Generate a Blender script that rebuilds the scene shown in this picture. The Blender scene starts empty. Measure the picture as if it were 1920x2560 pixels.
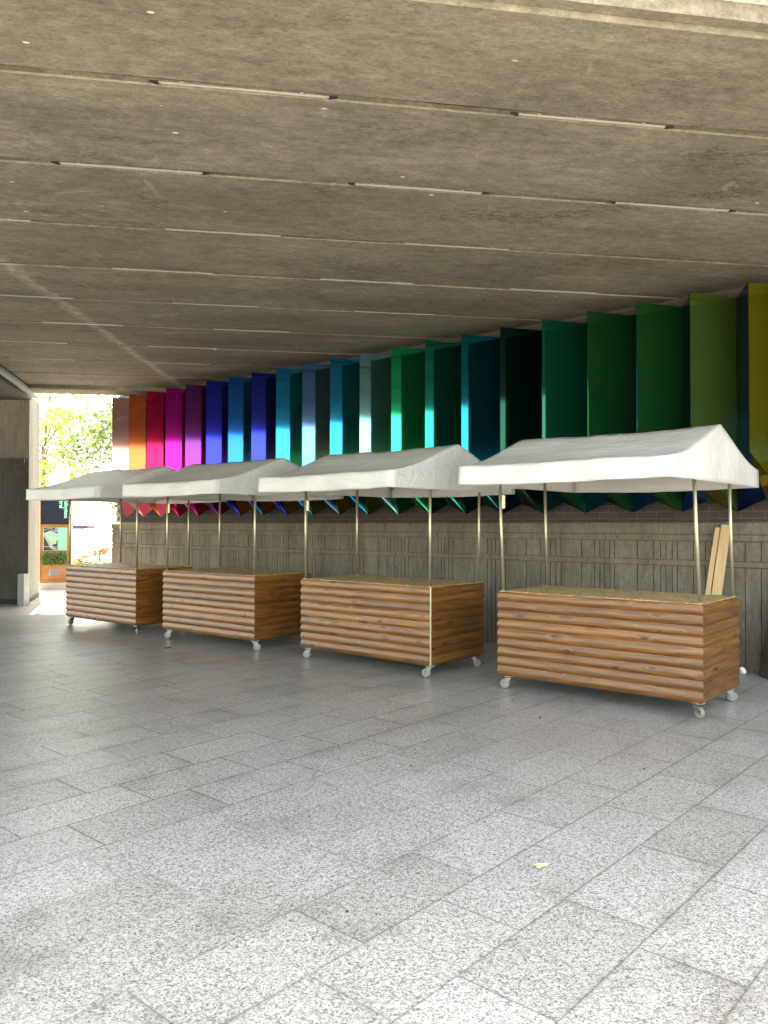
import bpy, bmesh, math, random
from mathutils import Vector, Matrix, noise
R = math.radians
random.seed(7)
scene = bpy.context.scene
COL = scene.collection

# ------------------------------------------------------------------ camera
cam_d = bpy.data.cameras.new('camera')
cam = bpy.data.objects.new('camera', cam_d); COL.objects.link(cam)
cam.location = (0, 0, 1.5)
cam_d.sensor_fit = 'HORIZONTAL'; cam_d.sensor_width = 36
cam_d.lens = 36 * 1985 / 1920
cam_d.clip_start = .05; cam_d.clip_end = 900
cam.rotation_euler = (Matrix.Rotation(R(90.93), 3, 'X') @ Matrix.Rotation(R(0.1), 3, 'Z')).to_euler()
scene.camera = cam

# ------------------------------------------------------------------ light
SUN_EL, SUN_AZ = 66.0, -26.0          # azimuth measured from +Y towards +X
world = bpy.data.worlds.new('World'); scene.world = world; world.use_nodes = True
wn = world.node_tree.nodes; wl = world.node_tree.links
bg = wn['Background']; bg.inputs['Strength'].default_value = .14
sky = wn.new('ShaderNodeTexSky'); sky.sky_type = 'NISHITA'; sky.sun_disc = False
sky.sun_elevation = R(SUN_EL); sky.sun_rotation = R(SUN_AZ)
sky.air_density = 1.0; sky.dust_density = 2.0; sky.ozone_density = 1.0
hs = wn.new('ShaderNodeHueSaturation'); hs.inputs['Saturation'].default_value = .6   # thin high haze
wl.new(sky.outputs[0], hs.inputs['Color']); wl.new(hs.outputs[0], bg.inputs['Color'])
sd = bpy.data.lights.new('sun', 'SUN'); sun = bpy.data.objects.new('sun', sd); COL.objects.link(sun)
sd.energy = 4.6; sd.angle = R(.5); sd.color = (1, .94, .84)
sdir = Vector((math.sin(R(SUN_AZ)) * math.cos(R(SUN_EL)), math.cos(R(SUN_AZ)) * math.cos(R(SUN_EL)), math.sin(R(SUN_EL))))
sun.rotation_euler = sdir.to_track_quat('Z', 'Y').to_euler()
sun.location = (0, 0, 30)
vs = scene.view_settings
vs.view_transform = 'Standard'; vs.look = 'None'; vs.gamma = 1; vs.use_curve_mapping = False
vs.exposure = 3.42
vs.use_white_balance = True; vs.white_balance_temperature = 7850; vs.white_balance_tint = 4
scene.cycles.diffuse_bounces = 6
scene.cycles.max_bounces = 12

# ------------------------------------------------------------------ material helpers
class NT:
    def __init__(s, name, rough=.6, metal=0, spec=.5):
        s.m = bpy.data.materials.new(name); s.m.use_nodes = True
        s.t = s.m.node_tree; s.n = s.t.nodes; s.l = s.t.links
        s.b = s.n['Principled BSDF']; s.out = s.n['Material Output']
        s.set('Roughness', rough); s.set('Metallic', metal); s.set('Specular IOR Level', spec)
    def set(s, k, v):
        if hasattr(v, 'is_linked'): s.l.new(v, s.b.inputs[k])
        elif k == 'Base Color' and len(v) == 3: s.b.inputs[k].default_value = (*v, 1)
        else: s.b.inputs[k].default_value = v
    def node(s, t, **kw):
        n = s.n.new(t)
        for k, v in kw.items(): setattr(n, k, v)
        return n
    def inp(s, n, k, v):
        if v is None: return
        if hasattr(v, 'is_linked'): s.l.new(v, n.inputs[k])
        else:
            if isinstance(v, tuple) and len(v) == 3 and n.inputs[k].type == 'RGBA': v = (*v, 1)
            n.inputs[k].default_value = v
    def coord(s, kind='Object'):
        return s.node('ShaderNodeTexCoord').outputs[kind]
    def mapping(s, vec, scale=(1, 1, 1), rot=(0, 0, 0), loc=(0, 0, 0)):
        n = s.node('ShaderNodeMapping'); s.inp(n, 'Vector', vec)
        n.inputs['Scale'].default_value = scale; n.inputs['Rotation'].default_value = rot; n.inputs['Location'].default_value = loc
        return n.outputs[0]
    def noise(s, vec, scale, detail=4, rough=.6, dist=0, out='Fac'):
        n = s.node('ShaderNodeTexNoise'); s.inp(n, 'Vector', vec)
        n.inputs['Scale'].default_value = scale; n.inputs['Detail'].default_value = detail
        n.inputs['Roughness'].default_value = rough; n.inputs['Distortion'].default_value = dist
        return n.outputs[out]
    def voro(s, vec, scale, feature='F1', out='Distance', rnd=1):
        n = s.node('ShaderNodeTexVoronoi', feature=feature); s.inp(n, 'Vector', vec)
        n.inputs['Scale'].default_value = scale; n.inputs['Randomness'].default_value = rnd
        return n.outputs[out]
    def ramp(s, fac, *stops, interp='LINEAR'):
        n = s.node('ShaderNodeValToRGB'); s.inp(n, 'Fac', fac); e = n.color_ramp.elements
        n.color_ramp.interpolation = interp
        while len(e) < len(stops): e.new(.5)
        for i, (p, c) in enumerate(stops):
            e[i].position = p
            e[i].color = (c, c, c, 1) if not isinstance(c, tuple) else (*c, 1)
        return n.outputs[0]
    def math(s, op, a, b=None, c=None):
        n = s.node('ShaderNodeMath', operation=op)
        for i, v in enumerate((a, b, c)): s.inp(n, i, v)
        return n.outputs[0]
    def mix(s, fac, a, b, mode='MIX'):
        n = s.node('ShaderNodeMix', data_type='RGBA', blend_type=mode)
        s.inp(n, 0, fac); s.inp(n, 6, a); s.inp(n, 7, b)
        return n.outputs[2]
    def bump(s, h, strength=.3, dist=.01):
        n = s.node('ShaderNodeBump'); s.inp(n, 'Height', h)
        n.inputs['Strength'].default_value = strength; n.inputs['Distance'].default_value = dist
        s.l.new(n.outputs[0], s.b.inputs['Normal'])
    def sep(s, v):
        n = s.node('ShaderNodeSeparateXYZ'); s.inp(n, 0, v); return n.outputs
    def comb(s, x=0, y=0, z=0):
        n = s.node('ShaderNodeCombineXYZ'); s.inp(n, 0, x); s.inp(n, 1, y); s.inp(n, 2, z); return n.outputs[0]
    def white(s, v, dim='3D', out='Value'):
        n = s.node('ShaderNodeTexWhiteNoise', noise_dimensions=dim)
        s.inp(n, 'W' if dim == '1D' else 'Vector', v); return n.outputs[out]

def plain(name, col, rough=.6, metal=0, spec=.5, vary=.12, scale=8, bump=0):
    k = NT(name, rough, metal, spec)
    v = k.noise(k.coord(), scale, 5)
    lo = tuple(c * (1 - vary) for c in col); hi = tuple(min(1, c * (1 + vary)) for c in col)
    k.set('Base Color', k.ramp(v, (.3, lo), (.7, hi)))
    if bump: k.bump(v, bump, .01)
    return k.m

M = {}
WTH = 2.4518       # direction of the right hand wall, leftwards
# --- granite paving
def mat_paving():
    k = NT('granite_paving', .5)
    p = k.coord()
    q = k.mapping(p, rot=(0, 0, -R(138.5)))          # x along wall, y across
    x, y, z = k.sep(q)[0:3]
    CW, CL = .373, .72
    row = k.math('FLOOR', k.math('DIVIDE', k.math('ADD', x, .282), CW))
    sh = k.math('MULTIPLY', k.white(row, '1D'), CL)
    yy = k.math('DIVIDE', k.math('ADD', y, sh), CL)
    colu = k.math('FLOOR', yy)
    fx = k.math('MULTIPLY', k.math('FRACT', k.math('DIVIDE', k.math('ADD', x, .282), CW)), CW)
    fy = k.math('MULTIPLY', k.math('FRACT', yy), CL)
    dx = k.math('MINIMUM', fx, k.math('SUBTRACT', CW, fx)); dy = k.math('MINIMUM', fy, k.math('SUBTRACT', CL, fy))
    d = k.math('MINIMUM', dx, dy)
    wob = k.math('MULTIPLY', k.math('SUBTRACT', k.noise(p, 30, 2), .5), .003)
    d2 = k.math('ADD', d, wob)
    joint = k.ramp(d2, (.0022, 1.0), (.0046, 0.0))
    tone = k.white(k.comb(row, colu, 3.0))
    pw = k.node('ShaderNodeVectorMath', operation='ADD'); k.inp(pw, 0, p); wv = k.node('ShaderNodeVectorMath', operation='SCALE'); k.inp(wv, 0, k.noise(p, 300, 2, .5, out='Color')); wv.inputs['Scale'].default_value = .004; k.l.new(wv.outputs[0], pw.inputs[1])
    v1 = k.sep(k.voro(pw.outputs[0], 165, out='Color'))[0]; v2 = k.sep(k.voro(pw.outputs[0], 330, out='Color'))[1]; v3 = k.noise(p, 40, 3, .6)
    sp = k.math('ADD', k.math('ADD', k.math('MULTIPLY', v1, .5), k.math('MULTIPLY', v2, .36)), k.math('MULTIPLY', k.math('SUBTRACT', v3, .5), .5))
    sp2 = k.voro(p, 230)
    sp3 = k.noise(p, 60, 3, .7)
    base = k.ramp(sp, (.12, (.10, .097, .092)), (.27, (.24, .235, .226)), (.42, (.395, .388, .375)), (.68, (.525, .517, .502)))
    base = k.mix(k.ramp(sp3, (.33, .55), (.45, 0.0)), base, (.12, .118, .115))
    base = k.mix(k.ramp(sp2, (.10, .45), (.22, 0.0)), base, (.06, .06, .06))
    tint = k.ramp(tone, (0, (.87, .86, .85)), (.2, (.95, .945, .94)), (.75, (.99, .987, .985)), (1, (1.05, 1.05, 1.05)))
    base = k.mix(1.0, base, tint, 'MULTIPLY')
    # damp, dirty stains gathered round the joints
    st = k.noise(p, 1.3, 5, .6, .5)
    near = k.ramp(d, (.0, 1.0), (.16, .15))
    stain = k.math('MULTIPLY', k.ramp(st, (.50, 0.0), (.64, 1.0)), near)
    base = k.mix(k.math('MULTIPLY', stain, .5), base, k.mix(1.0, base, (.45, .42, .39), 'MULTIPLY'))
    edge_d = k.math('MULTIPLY', k.ramp(d, (.002, 1.0), (.02, 0.0)), k.ramp(k.noise(p, 4, 4), (.4, 0.0), (.65, 1.0)))
    base = k.mix(k.math('MULTIPLY', edge_d, .28), base, (.13, .12, .105))
    big = k.noise(p, .35, 4, .6)
    base = k.mix(1.0, base, k.ramp(big, (.35, (.86, .84, .82)), (.65, (1.0, 1.0, 1.0))), 'MULTIPLY')
    light_joint = k.white(k.comb(row, 1.0, 7.0))
    jc = k.mix(k.ramp(light_joint, (.6, 0.0), (.7, 1.0)), (.08, .073, .066), (.28, .27, .25))
    base = k.mix(k.math('MULTIPLY', joint, .7), base, jc)
    k.set('Base Color', base)
    rg = k.ramp(k.noise(p, 5, 5), (.3, .30), (.7, .38))
    k.set('Roughness', k.math('ADD', rg, k.math('MULTIPLY', joint, .3)))
    hgt = k.math('ADD', k.math('MULTIPLY', sp, .35), k.math('MULTIPLY', joint, -1.2))
    hgt = k.math('ADD', hgt, k.math('MULTIPLY', tone, .15))
    k.bump(hgt, .22, .004)
    return k.m
M['paving'] = mat_paving()

def mat_concrete(name, c_dark, c_mid, c_light, streak=(1, 1, 1), blobs=0, chalk=None, bump=.35, contrast=1.0, patches=.6):
    k = NT(name, .85, 0, .3)
    p = k.coord()
    ps = k.mapping(p, scale=streak)
    a = k.noise(ps, 1.1, 8, .66, .4)
    b = k.noise(ps, 9, 6, .7)
    c = k.noise(p, 60, 3, .6)
    f = k.math('ADD', k.math('MULTIPLY', a, .5), k.math('MULTIPLY', b, .5))
    base = k.ramp(f, (.5 - .16 * contrast, c_dark), (.5, c_mid), (.5 + .15 * contrast, c_light))
    base = k.mix(k.ramp(c, (.3, .28), (.55, 0.0)), base, c_dark)
    gr = k.noise(ps, 34, 4, .75)
    base = k.mix(1.0, base, k.ramp(gr, (.32, (.70, .69, .67)), (.5, (1, 1, 1)), (.68, (1.18, 1.17, 1.15))), 'MULTIPLY')
    dk = k.math('MULTIPLY', k.ramp(k.noise(k.mapping(p, scale=streak, loc=(3.1, 8, 1)), .75, 7, .72, .6), (.53, 0.0), (.66, 1.0)), k.ramp(k.noise(ps, 20, 4, .75), (.46, .0), (.54, 1.0)))
    base = k.mix(k.math('MULTIPLY', dk, patches), base, tuple(q * .30 for q in c_dark))
    lt = k.ramp(k.noise(k.mapping(p, loc=(9, 2, 4)), 1.7, 6, .7, .8), (.62, 0.0), (.72, 1.0))
    base = k.mix(k.math('MULTIPLY', lt, .5), base, tuple(q * 1.2 for q in c_light))
    if blobs:
        pv = k.mapping(p, scale=(1, 2.2, 1))
        n = k.node('ShaderNodeTexVoronoi', feature='F1'); k.inp(n, 'Vector', pv); n.inputs['Scale'].default_value = 3.2
        dd = k.math('ADD', n.outputs['Distance'], k.math('MULTIPLY', k.noise(p, 40, 3), .08))
        rsel = k.ramp(k.sep(n.outputs['Color'])[0], (.70, 0.0), (.74, 1.0))
        zone = k.ramp(k.noise(p, .8, 3), (.40, 0.0), (.52, 1.0))
        bl = k.math('MULTIPLY', k.math('MULTIPLY', k.ramp(dd, (.085, 1.0), (.115, 0.0)), rsel), zone)
        base = k.mix(k.math('MULTIPLY', bl, blobs), base, (.72, .66, .55))
    if chalk:
        x, y, z = k.sep(p)[0:3]
        (x0, y0, x1, y1) = chalk
        xx = k.math('ADD', x0, k.math('MULTIPLY', k.math('SUBTRACT', y, y0), (x1 - x0) / (y1 - y0)))
        wob = k.math('MULTIPLY', k.math('SUBTRACT', k.noise(p, 3, 4), .5), .25)
        dist = k.math('ABSOLUTE', k.math('ADD', k.math('SUBTRACT', x, xx), wob))
        line = k.math('MULTIPLY', k.ramp(dist, (.0, 1.0), (.11, 0.0)), k.ramp(k.noise(p, 7, 5), (.34, 0.0), (.6, 1.0)))
        base = k.mix(k.math('MULTIPLY', line, .45), base, (.62, .58, .50))
    k.set('Base Color', base)
    k.bump(k.math('ADD', f, k.math('MULTIPLY', c, .25)), bump, .012)
    return k.m
M['deck'] = mat_concrete('deck_concrete', (.076, .066, .051), (.178, .155, .119), (.31, .275, .215), (.7, 1.6, 1), .9, (-3.0, 4.2, -1.9, 11.2), contrast=1.35, patches=.6)
M['mortar'] = mat_concrete('joint_mortar', (.06, .05, .035), (.145, .12, .087), (.33, .28, .205), (1, 1, 1), 0, contrast=1.5)
M['wallcon'] = mat_concrete('wall_concrete', (.085, .073, .056), (.150, .132, .103), (.21, .188, .15), (2.4, 1, .5), 0, bump=.4, patches=.35)
M['pier'] = mat_concrete('pier_concrete', (.09, .08, .066), (.14, .125, .105), (.20, .18, .152), (2.2, 2.2, .3), 0, bump=.25, patches=.3)
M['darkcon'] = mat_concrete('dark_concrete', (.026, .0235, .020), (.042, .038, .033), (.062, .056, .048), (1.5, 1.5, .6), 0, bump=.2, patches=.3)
M['fascia'] = mat_concrete('fascia_concrete', (.40, .38, .355), (.52, .50, .475), (.62, .60, .58), (1, 1, 1), 0, bump=.2, patches=.3)
M['hollow_shade'] = plain('hollow_shade_black', (.012, .011, .010), .9)  # near-black colour that paints the shade inside small hollows

def mat_brick():
    k = NT('dark_brick', .85, 0, .3)
    p = k.coord(); x, y, z = k.sep(p)[0:3]
    n = k.node('ShaderNodeTexBrick'); k.inp(n, 'Vector', k.comb(x, z, 0))
    n.inputs['Scale'].default_value = 1; n.inputs['Brick Width'].default_value = .225; n.inputs['Row Height'].default_value = .075
    n.inputs['Mortar Size'].default_value = .006; n.inputs['Mortar Smooth'].default_value = .2
    n.inputs['Color1'].default_value = (.048, .038, .033, 1); n.inputs['Color2'].default_value = (.070, .053, .044, 1)
    n.inputs['Mortar'].default_value = (.10, .09, .08, 1)
    base = k.mix(k.ramp(k.noise(p, 14, 6), (.35, .5), (.65, 0.0)), n.outputs['Color'], (.045, .04, .036))
    k.set('Base Color', base)
    k.bump(k.math('ADD', k.math('MULTIPLY', n.outputs['Fac'], -1), k.math('MULTIPLY', k.noise(p, 90, 3), .3)), .4, .006)
    return k.m
M['brick'] = mat_brick()

def mat_logs():
    k = NT('stained_pine', .38, 0, .5)
    uv = k.coord('UV'); u, v, _ = k.sep(uv)[0:3]
    oi = k.node('ShaderNodeObjectInfo').outputs['Random']
    ro = k.math('MULTIPLY', oi, 40)
    board = k.math('FLOOR', k.math('DIVIDE', v, .0862))
    face = k.math('FLOOR', k.math('DIVIDE', u, 5.0))
    rnd = k.white(k.comb(board, face, ro))
    off = k.math('MULTIPLY', rnd, 37.0)
    w = k.comb(k.math('ADD', u, off), v, k.math('ADD', off, ro))
    wx, wy, wz = k.sep(w)[0:3]
    # grain : stretched wavy lines, bending round knots
    kn = k.node('ShaderNodeTexVoronoi', feature='F1')
    k.inp(kn, 'Vector', k.comb(k.math('MULTIPLY', wx, 4.2), k.math('MULTIPLY', wy, 11.6), wz)); kn.inputs['Scale'].default_value = 1; kn.inputs['Randomness'].default_value = .9
    ksel = k.ramp(k.sep(kn.outputs['Color'])[0], (.50, 0.0), (.55, 1.0))
    kd = k.math('ADD', kn.outputs['Distance'], k.math('MULTIPLY', k.math('SUBTRACT', k.noise(w, 25, 2), .5), .12))
    knot = k.math('MULTIPLY', k.ramp(kd, (.11, 1.0), (.18, 0.0)), ksel)
    halo = k.math('MULTIPLY', k.ramp(kd, (.08, 1.0), (.42, 0.0)), ksel)
    warp = k.noise(k.comb(k.math('MULTIPLY', wx, .8), k.math('MULTIPLY', wy, 9), wz), 1, 2, .5)
    g = k.math('ADD', k.math('MULTIPLY', wy, 22), k.math('ADD', k.math('MULTIPLY', warp, 9), k.math('MULTIPLY', halo, 1.2)))
    ring = k.math('ADD', k.math('MULTIPLY', k.math('SINE', k.math('MULTIPLY', g, 4.0)), .5), .5)
    fine = k.noise(k.comb(k.math('MULTIPLY', wx, 4), k.math('MULTIPLY', wy, 160), wz), 1, 4, .7)
    lum = k.math('ADD', k.math('MULTIPLY', ring, .22), k.math('MULTIPLY', fine, .78))
    base = k.ramp(lum, (.26, (.070, .026, .0055)), (.5, (.152, .060, .0125)), (.74, (.238, .100, .024)))
    bt = k.ramp(rnd, (0, (.80, .77, .74)), (.5, (.96, .96, .94)), (1, (1.14, 1.12, 1.08)))
    base = k.mix(1.0, base, bt, 'MULTIPLY')
    streak = k.ramp(k.noise(k.comb(k.math('MULTIPLY', wx, 2.2), k.math('MULTIPLY', wy, 16), wz), 1, 5, .6), (.58, 0.0), (.76, .5))
    base = k.mix(streak, base, (.10, .038, .012))
    base = k.mix(k.math('MULTIPLY', halo, .42), base, (.085, .03, .010))
    base = k.mix(k.math('MULTIPLY', knot, .95), base, (.022, .009, .004))
    pk = k.node('ShaderNodeTexVoronoi', feature='F1'); k.inp(pk, 'Vector', k.comb(k.math('MULTIPLY', wx, 13), k.math('MULTIPLY', wy, 34), wz)); pk.inputs['Scale'].default_value = 1
    pin = k.math('MULTIPLY', k.ramp(pk.outputs['Distance'], (.12, 1.0), (.22, 0.0)), k.ramp(k.sep(pk.outputs['Color'])[0], (.90, 0.0), (.93, 1.0)))
    base = k.mix(k.math('MULTIPLY', pin, .85), base, (.03, .012, .005))
    chip = k.math('MULTIPLY', k.ramp(k.noise(w, 34, 2, .5), (.755, 0.0), (.775, 1.0)), .8)
    base = k.mix(chip, base, (.62, .44, .26))
    k.set('Base Color', base)
    k.set('Roughness', k.ramp(fine, (.3, .30), (.7, .46))); k.set('Coat Weight', .16); k.set('Coat Roughness', .28)
    k.bump(k.math('ADD', fine, k.math('MULTIPLY', knot, -1.0)), .2, .002)
    return k.m
M['logs'] = mat_logs()

def mat_osb():
    k = NT('strand_board', .6, 0, .4)
    p = k.coord()
    a = k.voro(k.mapping(p, scale=(18, 60, 1), rot=(0, 0, .5)), 1, out='Color'); b = k.voro(k.mapping(p, scale=(60, 18, 1), rot=(0, 0, .3)), 1, out='Color')
    f = k.mix(.5, a, b)
    v = k.sep(f)[0]
    k.set('Base Color', k.ramp(v, (.15, (.25, .155, .068)), (.5, (.43, .295, .14)), (.85, (.56, .42, .23))))
    k.bump(v, .15, .003)
    return k.m
M['osb'] = mat_osb()

def mat_fabric():
    k = NT('white_awning_fabric', .5, 0, .4)
    p = k.coord()
    oi = k.math('MULTIPLY', k.node('ShaderNodeObjectInfo').outputs['Random'], 20)
    def crease(rot, sc, w):
        n = k.node('ShaderNodeTexNoise', noise_dimensions='4D'); k.inp(n, 'Vector', k.mapping(p, scale=(1, 5, 3), rot=(0, 0, rot))); k.inp(n, 'W', k.math('ADD', oi, w))
        n.inputs['Scale'].default_value = sc; n.inputs['Detail'].default_value = 2; n.inputs['Roughness'].default_value = .45; n.inputs['Distortion'].default_value = .2
        return k.ramp(k.math('ABSOLUTE', k.math('SUBTRACT', n.outputs['Fac'], .5)), (.0, 1.0), (.03, .35), (.14, 0.0))
    cr = k.math('MAXIMUM', crease(.55, .9, 0), crease(-.8, 1.1, 5))
    n2 = k.noise(k.mapping(p, scale=(2, 7, 3)), 3, 4, .6)
    dirt = k.noise(p, 2.5, 5, .6)
    base = k.ramp(dirt, (.3, (.55, .545, .53)), (.65, (.66, .655, .64)))
    k.set('Base Color', base)
    k.bump(k.math('ADD', cr, k.math('MULTIPLY', n2, .15)), .42, .012)
    tr = k.node('ShaderNodeBsdfTranslucent'); tr.inputs['Color'].default_value = (.6, .59, .565, 1)
    ms = k.node('ShaderNodeMixShader'); ms.inputs[0].default_value = .18
    k.l.new(k.b.outputs[0], ms.inputs[1]); k.l.new(tr.outputs[0], ms.inputs[2]); k.l.new(ms.outputs[0], k.out.inputs[0])
    return k.m
M['fabric'] = mat_fabric()

M['steel'] = plain('brushed_steel', (.40, .355, .25), .40, .75, vary=.08)
M['zinc'] = plain('zinc_plate', (.26, .26, .26), .28, 1.0, vary=.15)
M['clip'] = plain('brass_plate', (.62, .52, .30), .4, .6)
M['tyre'] = plain('pale_rubber', (.20, .19, .15), .55, vary=.1)
M['hub'] = plain('blue_grey_hub', (.20, .24, .27), .4, .4)
M['under'] = plain('dark_underside', (.05, .035, .02), .8)
M['redtape'] = plain('red_primer', (.42, .10, .06), .6)
M['lamp'] = plain('strip_light_housing', (.28, .27, .25), .45, 0, vary=.12, scale=20)
M['lens'] = plain('strip_light_cover', (.34, .335, .32), .3, 0, vary=.05)
M['tray'] = plain('galvanised_tray', (.26, .29, .31), .45, .4)
M['pine'] = None
def mat_pine():
    k = NT('raw_pine', .6, 0, .4); p = k.coord(); x, y, z = k.sep(p)[0:3]
    w = k.noise(k.comb(k.math('MULTIPLY', x, 30), y, k.math('MULTIPLY', z, 1.5)), 1.5, 4, .6)
    base = k.ramp(w, (.3, (.44, .29, .14)), (.7, (.58, .43, .25)))
    kn = k.voro(k.comb(k.math('MULTIPLY', x, 9), k.math('MULTIPLY', y, 3), k.math('MULTIPLY', z, 4)), 1)
    base = k.mix(k.ramp(kn, (.10, 1.0), (.17, 0.0)), base, (.20, .07, .03)); k.set('Base Color', base)
    return k.m
M['pine'] = mat_pine()

def metal_panel(col, name='coated_metal', met=.95):
    k = NT(name, .1, met)
    p = k.coord()
    d = k.noise(p, 2.2, 4, .6)
    k.set('Base Color', k.mix(1.0, (*col, 1), k.ramp(d, (.3, (.88, .88, .88)), (.7, (1, 1, 1))), 'MULTIPLY'))
    br = k.noise(k.mapping(p, scale=(60, 60, 1.0)), 3, 3)
    k.set('Roughness', k.ramp(br, (.3, .05), (.7, .09)))
    k.bump(k.noise(p, 1.2, 2), .05, .02)
    return k.m

# ------------------------------------------------------------------ mesh helpers
class MB:
    def __init__(s): s.bm = bmesh.new(); s.uv = None
    def quad(s, *pts):
        return s.bm.faces.new([s.bm.verts.new(Vector(p)) for p in pts])
    def box(s, x0, x1, y0, y1, z0, z1, mat=None, bev=0):
        vs_ = [Vector((x, y, z)) for z in (z0, z1) for x, y in ((x0, y0), (x1, y0), (x1, y1), (x0, y1))]
        if mat: vs_ = [mat @ v for v in vs_]
        v = [s.bm.verts.new(p) for p in vs_]
        fs = [s.bm.faces.new([v[i] for i in f]) for f in ((3, 2, 1, 0), (4, 5, 6, 7), (0, 1, 5, 4), (1, 2, 6, 5), (2, 3, 7, 6), (3, 0, 4, 7))]
        if bev:
            es = list({e for f in fs for e in f.edges})
            bmesh.ops.bevel(s.bm, geom=es, offset=bev, segments=2, profile=.5, affect='EDGES')
        return s
    def prism(s, poly, z0, z1):
        a = [s.bm.verts.new((x, y, z0)) for x, y in poly]; b = [s.bm.verts.new((x, y, z1)) for x, y in poly]
        n = len(poly)
        s.bm.faces.new(a[::-1]); s.bm.faces.new(b)
        for i in range(n): s.bm.faces.new((a[i], a[(i + 1) % n], b[(i + 1) % n], b[i]))
        return s
    def tube(s, p0, p1, r0, r1=None, n=10, cap=True):
        r1 = r0 if r1 is None else r1
        p0, p1 = Vector(p0), Vector(p1); d = (p1 - p0).normalized()
        a = d.orthogonal().normalized(); b = d.cross(a)
        c0 = [s.bm.verts.new(p0 + (a * math.cos(t) + b * math.sin(t)) * r0) for t in [2 * math.pi * i / n for i in range(n)]]
        c1 = [s.bm.verts.new(p1 + (a * math.cos(t) + b * math.sin(t)) * r1) for t in [2 * math.pi * i / n for i in range(n)]]
        for i in range(n): 
            f = s.bm.faces.new((c0[i], c0[(i + 1) % n], c1[(i + 1) % n], c1[i])); f.smooth = True
        if cap: s.bm.faces.new(c0[::-1]); s.bm.faces.new(c1)
        return s
    def plate(s, pts, th):
        # flat polygon given by 3D points, thickened away from its face normal
        pts = [Vector(p) for p in pts]
        n = (pts[1] - pts[0]).cross(pts[2] - pts[0]).normalized()
        a = [s.bm.verts.new(p) for p in pts]; b = [s.bm.verts.new(p - n * th) for p in pts]
        s.bm.faces.new(a); s.bm.faces.new(b[::-1]); k = len(pts)
        for i in range(k): s.bm.faces.new((a[(i + 1) % k], a[i], b[i], b[(i + 1) % k]))
        return s
    def build(s, name, mat, parent=None, smooth=False, recalc=True):
        if recalc: bmesh.ops.recalc_face_normals(s.bm, faces=s.bm.faces)
        me = bpy.data.meshes.new(name); s.bm.to_mesh(me); s.bm.free()
        o = bpy.data.objects.new(name, me); COL.objects.link(o)
        for m in (mat if isinstance(mat, (list, tuple)) else [mat]): me.materials.append(m)
        if smooth: me.polygons.foreach_set('use_smooth', [True] * len(me.polygons))
        if parent: o.parent = parent
        return o

def tag(o, label=None, cat=None, group=None, kind=None):
    if label: o['label'] = label
    if cat: o['category'] = cat
    if group: o['group'] = group
    if kind: o['kind'] = kind
    return o
def thing(name, label, cat, loc=(0, 0, 0), rz=0, group=None, rot=None):
    o = bpy.data.objects.new(name, None); COL.objects.link(o)
    o.empty_display_size = .2
    o.location = loc; o.rotation_euler = rot if rot else (0, 0, rz)
    return tag(o, label, cat, group)
def copy_child(src, parent, loc=None):
    c = src.copy(); COL.objects.link(c); c.parent = parent
    if loc is not None: c.location = loc
    return c

# ------------------------------------------------------------------ ground
g = MB(); g.quad((-220, -220, 0), (220, -220, 0), (220, 320, 0), (-220, 320, 0))
tag(g.build('paving', M['paving']), kind='structure')

# ------------------------------------------------------------------ bridge deck overhead
DTH = math.atan(.163); PITCH = 1.150
deck = thing('bridge_deck', 'brown concrete deck of parallel beams overhead, roofing the paved space', 'bridge deck', (0, 4.66, 0), DTH)
XL, XR = -14.5, 12.0
def beam(y0, y1, zb, zt=4.55, name='beam', mat='deck'):
    m = MB(); n = 90
    ch = .008
    prof = [(y0, zt), (y0, zb + ch), (y0 + ch, zb), (y1 - ch, zb), (y1, zb + ch), (y1, zt)]
    rings = []
    for i in range(n + 1):
        x = XL + (XR - XL) * i / n
        ring = []
        for j, (y, z) in enumerate(prof):
            w = 0 if j in (0, 5) else .006 * noise.noise(Vector((x * 2.1, y * 3, z)))
            ring.append(m.bm.verts.new((x, y + w, z + w * .5)))
        rings.append(ring)
    for a, b in zip(rings, rings[1:]):
        for j in range(len(prof)):
            m.bm.faces.new((a[j], a[(j + 1) % 6], b[(j + 1) % 6], b[j]))
    m.bm.faces.new(rings[0]); m.bm.faces.new(rings[-1][::-1])
    o = m.build(name, M[mat], deck); return o
GAP = .05
beam(-.93, -GAP / 2 - .012, 4.0)
for i in range(9):
    beam(i * PITCH + GAP / 2, (i + 1) * PITCH - GAP / 2 - .012, 4.0 + .004 * random.uniform(-1, 1))
beam(9 * PITCH + GAP / 2, 9 * PITCH + .60, 3.93)
for i in range(10):
    m = MB(); y0 = i * PITCH - GAP / 2; n = 90; r = []
    for q in range(n + 1):
        x = XL + (XR - XL) * q / n; d = .008 * noise.noise(Vector((x * 3, i * 5.3, 1))) + .006 * noise.noise(Vector((x * 11, i * 5.3, 4)))
        d += .02 * max(0, noise.noise(Vector((x * 1.3, i * 9.1, 7))) - .15)
        r.append([m.bm.verts.new((x, y0 + .002, 4.010 + d * .6)), m.bm.verts.new((x, y0 + GAP - .001, 4.007 + d * .3))])
    for a, b in zip(r, r[1:]): m.bm.faces.new((a[0], a[1], b[1], b[0]))
    m.build('mortar_joint', M['mortar'], deck)
m = MB(); m.box(XL, XR, -1.00, -.935, 4.03, 5.25); m.build('edge_lip', M['deck'], deck)
m = MB(); m.box(XL, XR, -1.05, -1.002, 4.12, 5.25)
m.build('fascia', M['fascia'], deck)
m = MB(); m.box(XL, XR, -.92, 9 * PITCH + .6, 4.56, 4.9)
m.build('road_slab', M['fascia'], deck)
m = MB(); m.box(XL, XR, 9 * PITCH + .61, 9 * PITCH + .75, 3.96, 5.25)
m.build('fascia', M['fascia'], deck)

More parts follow.
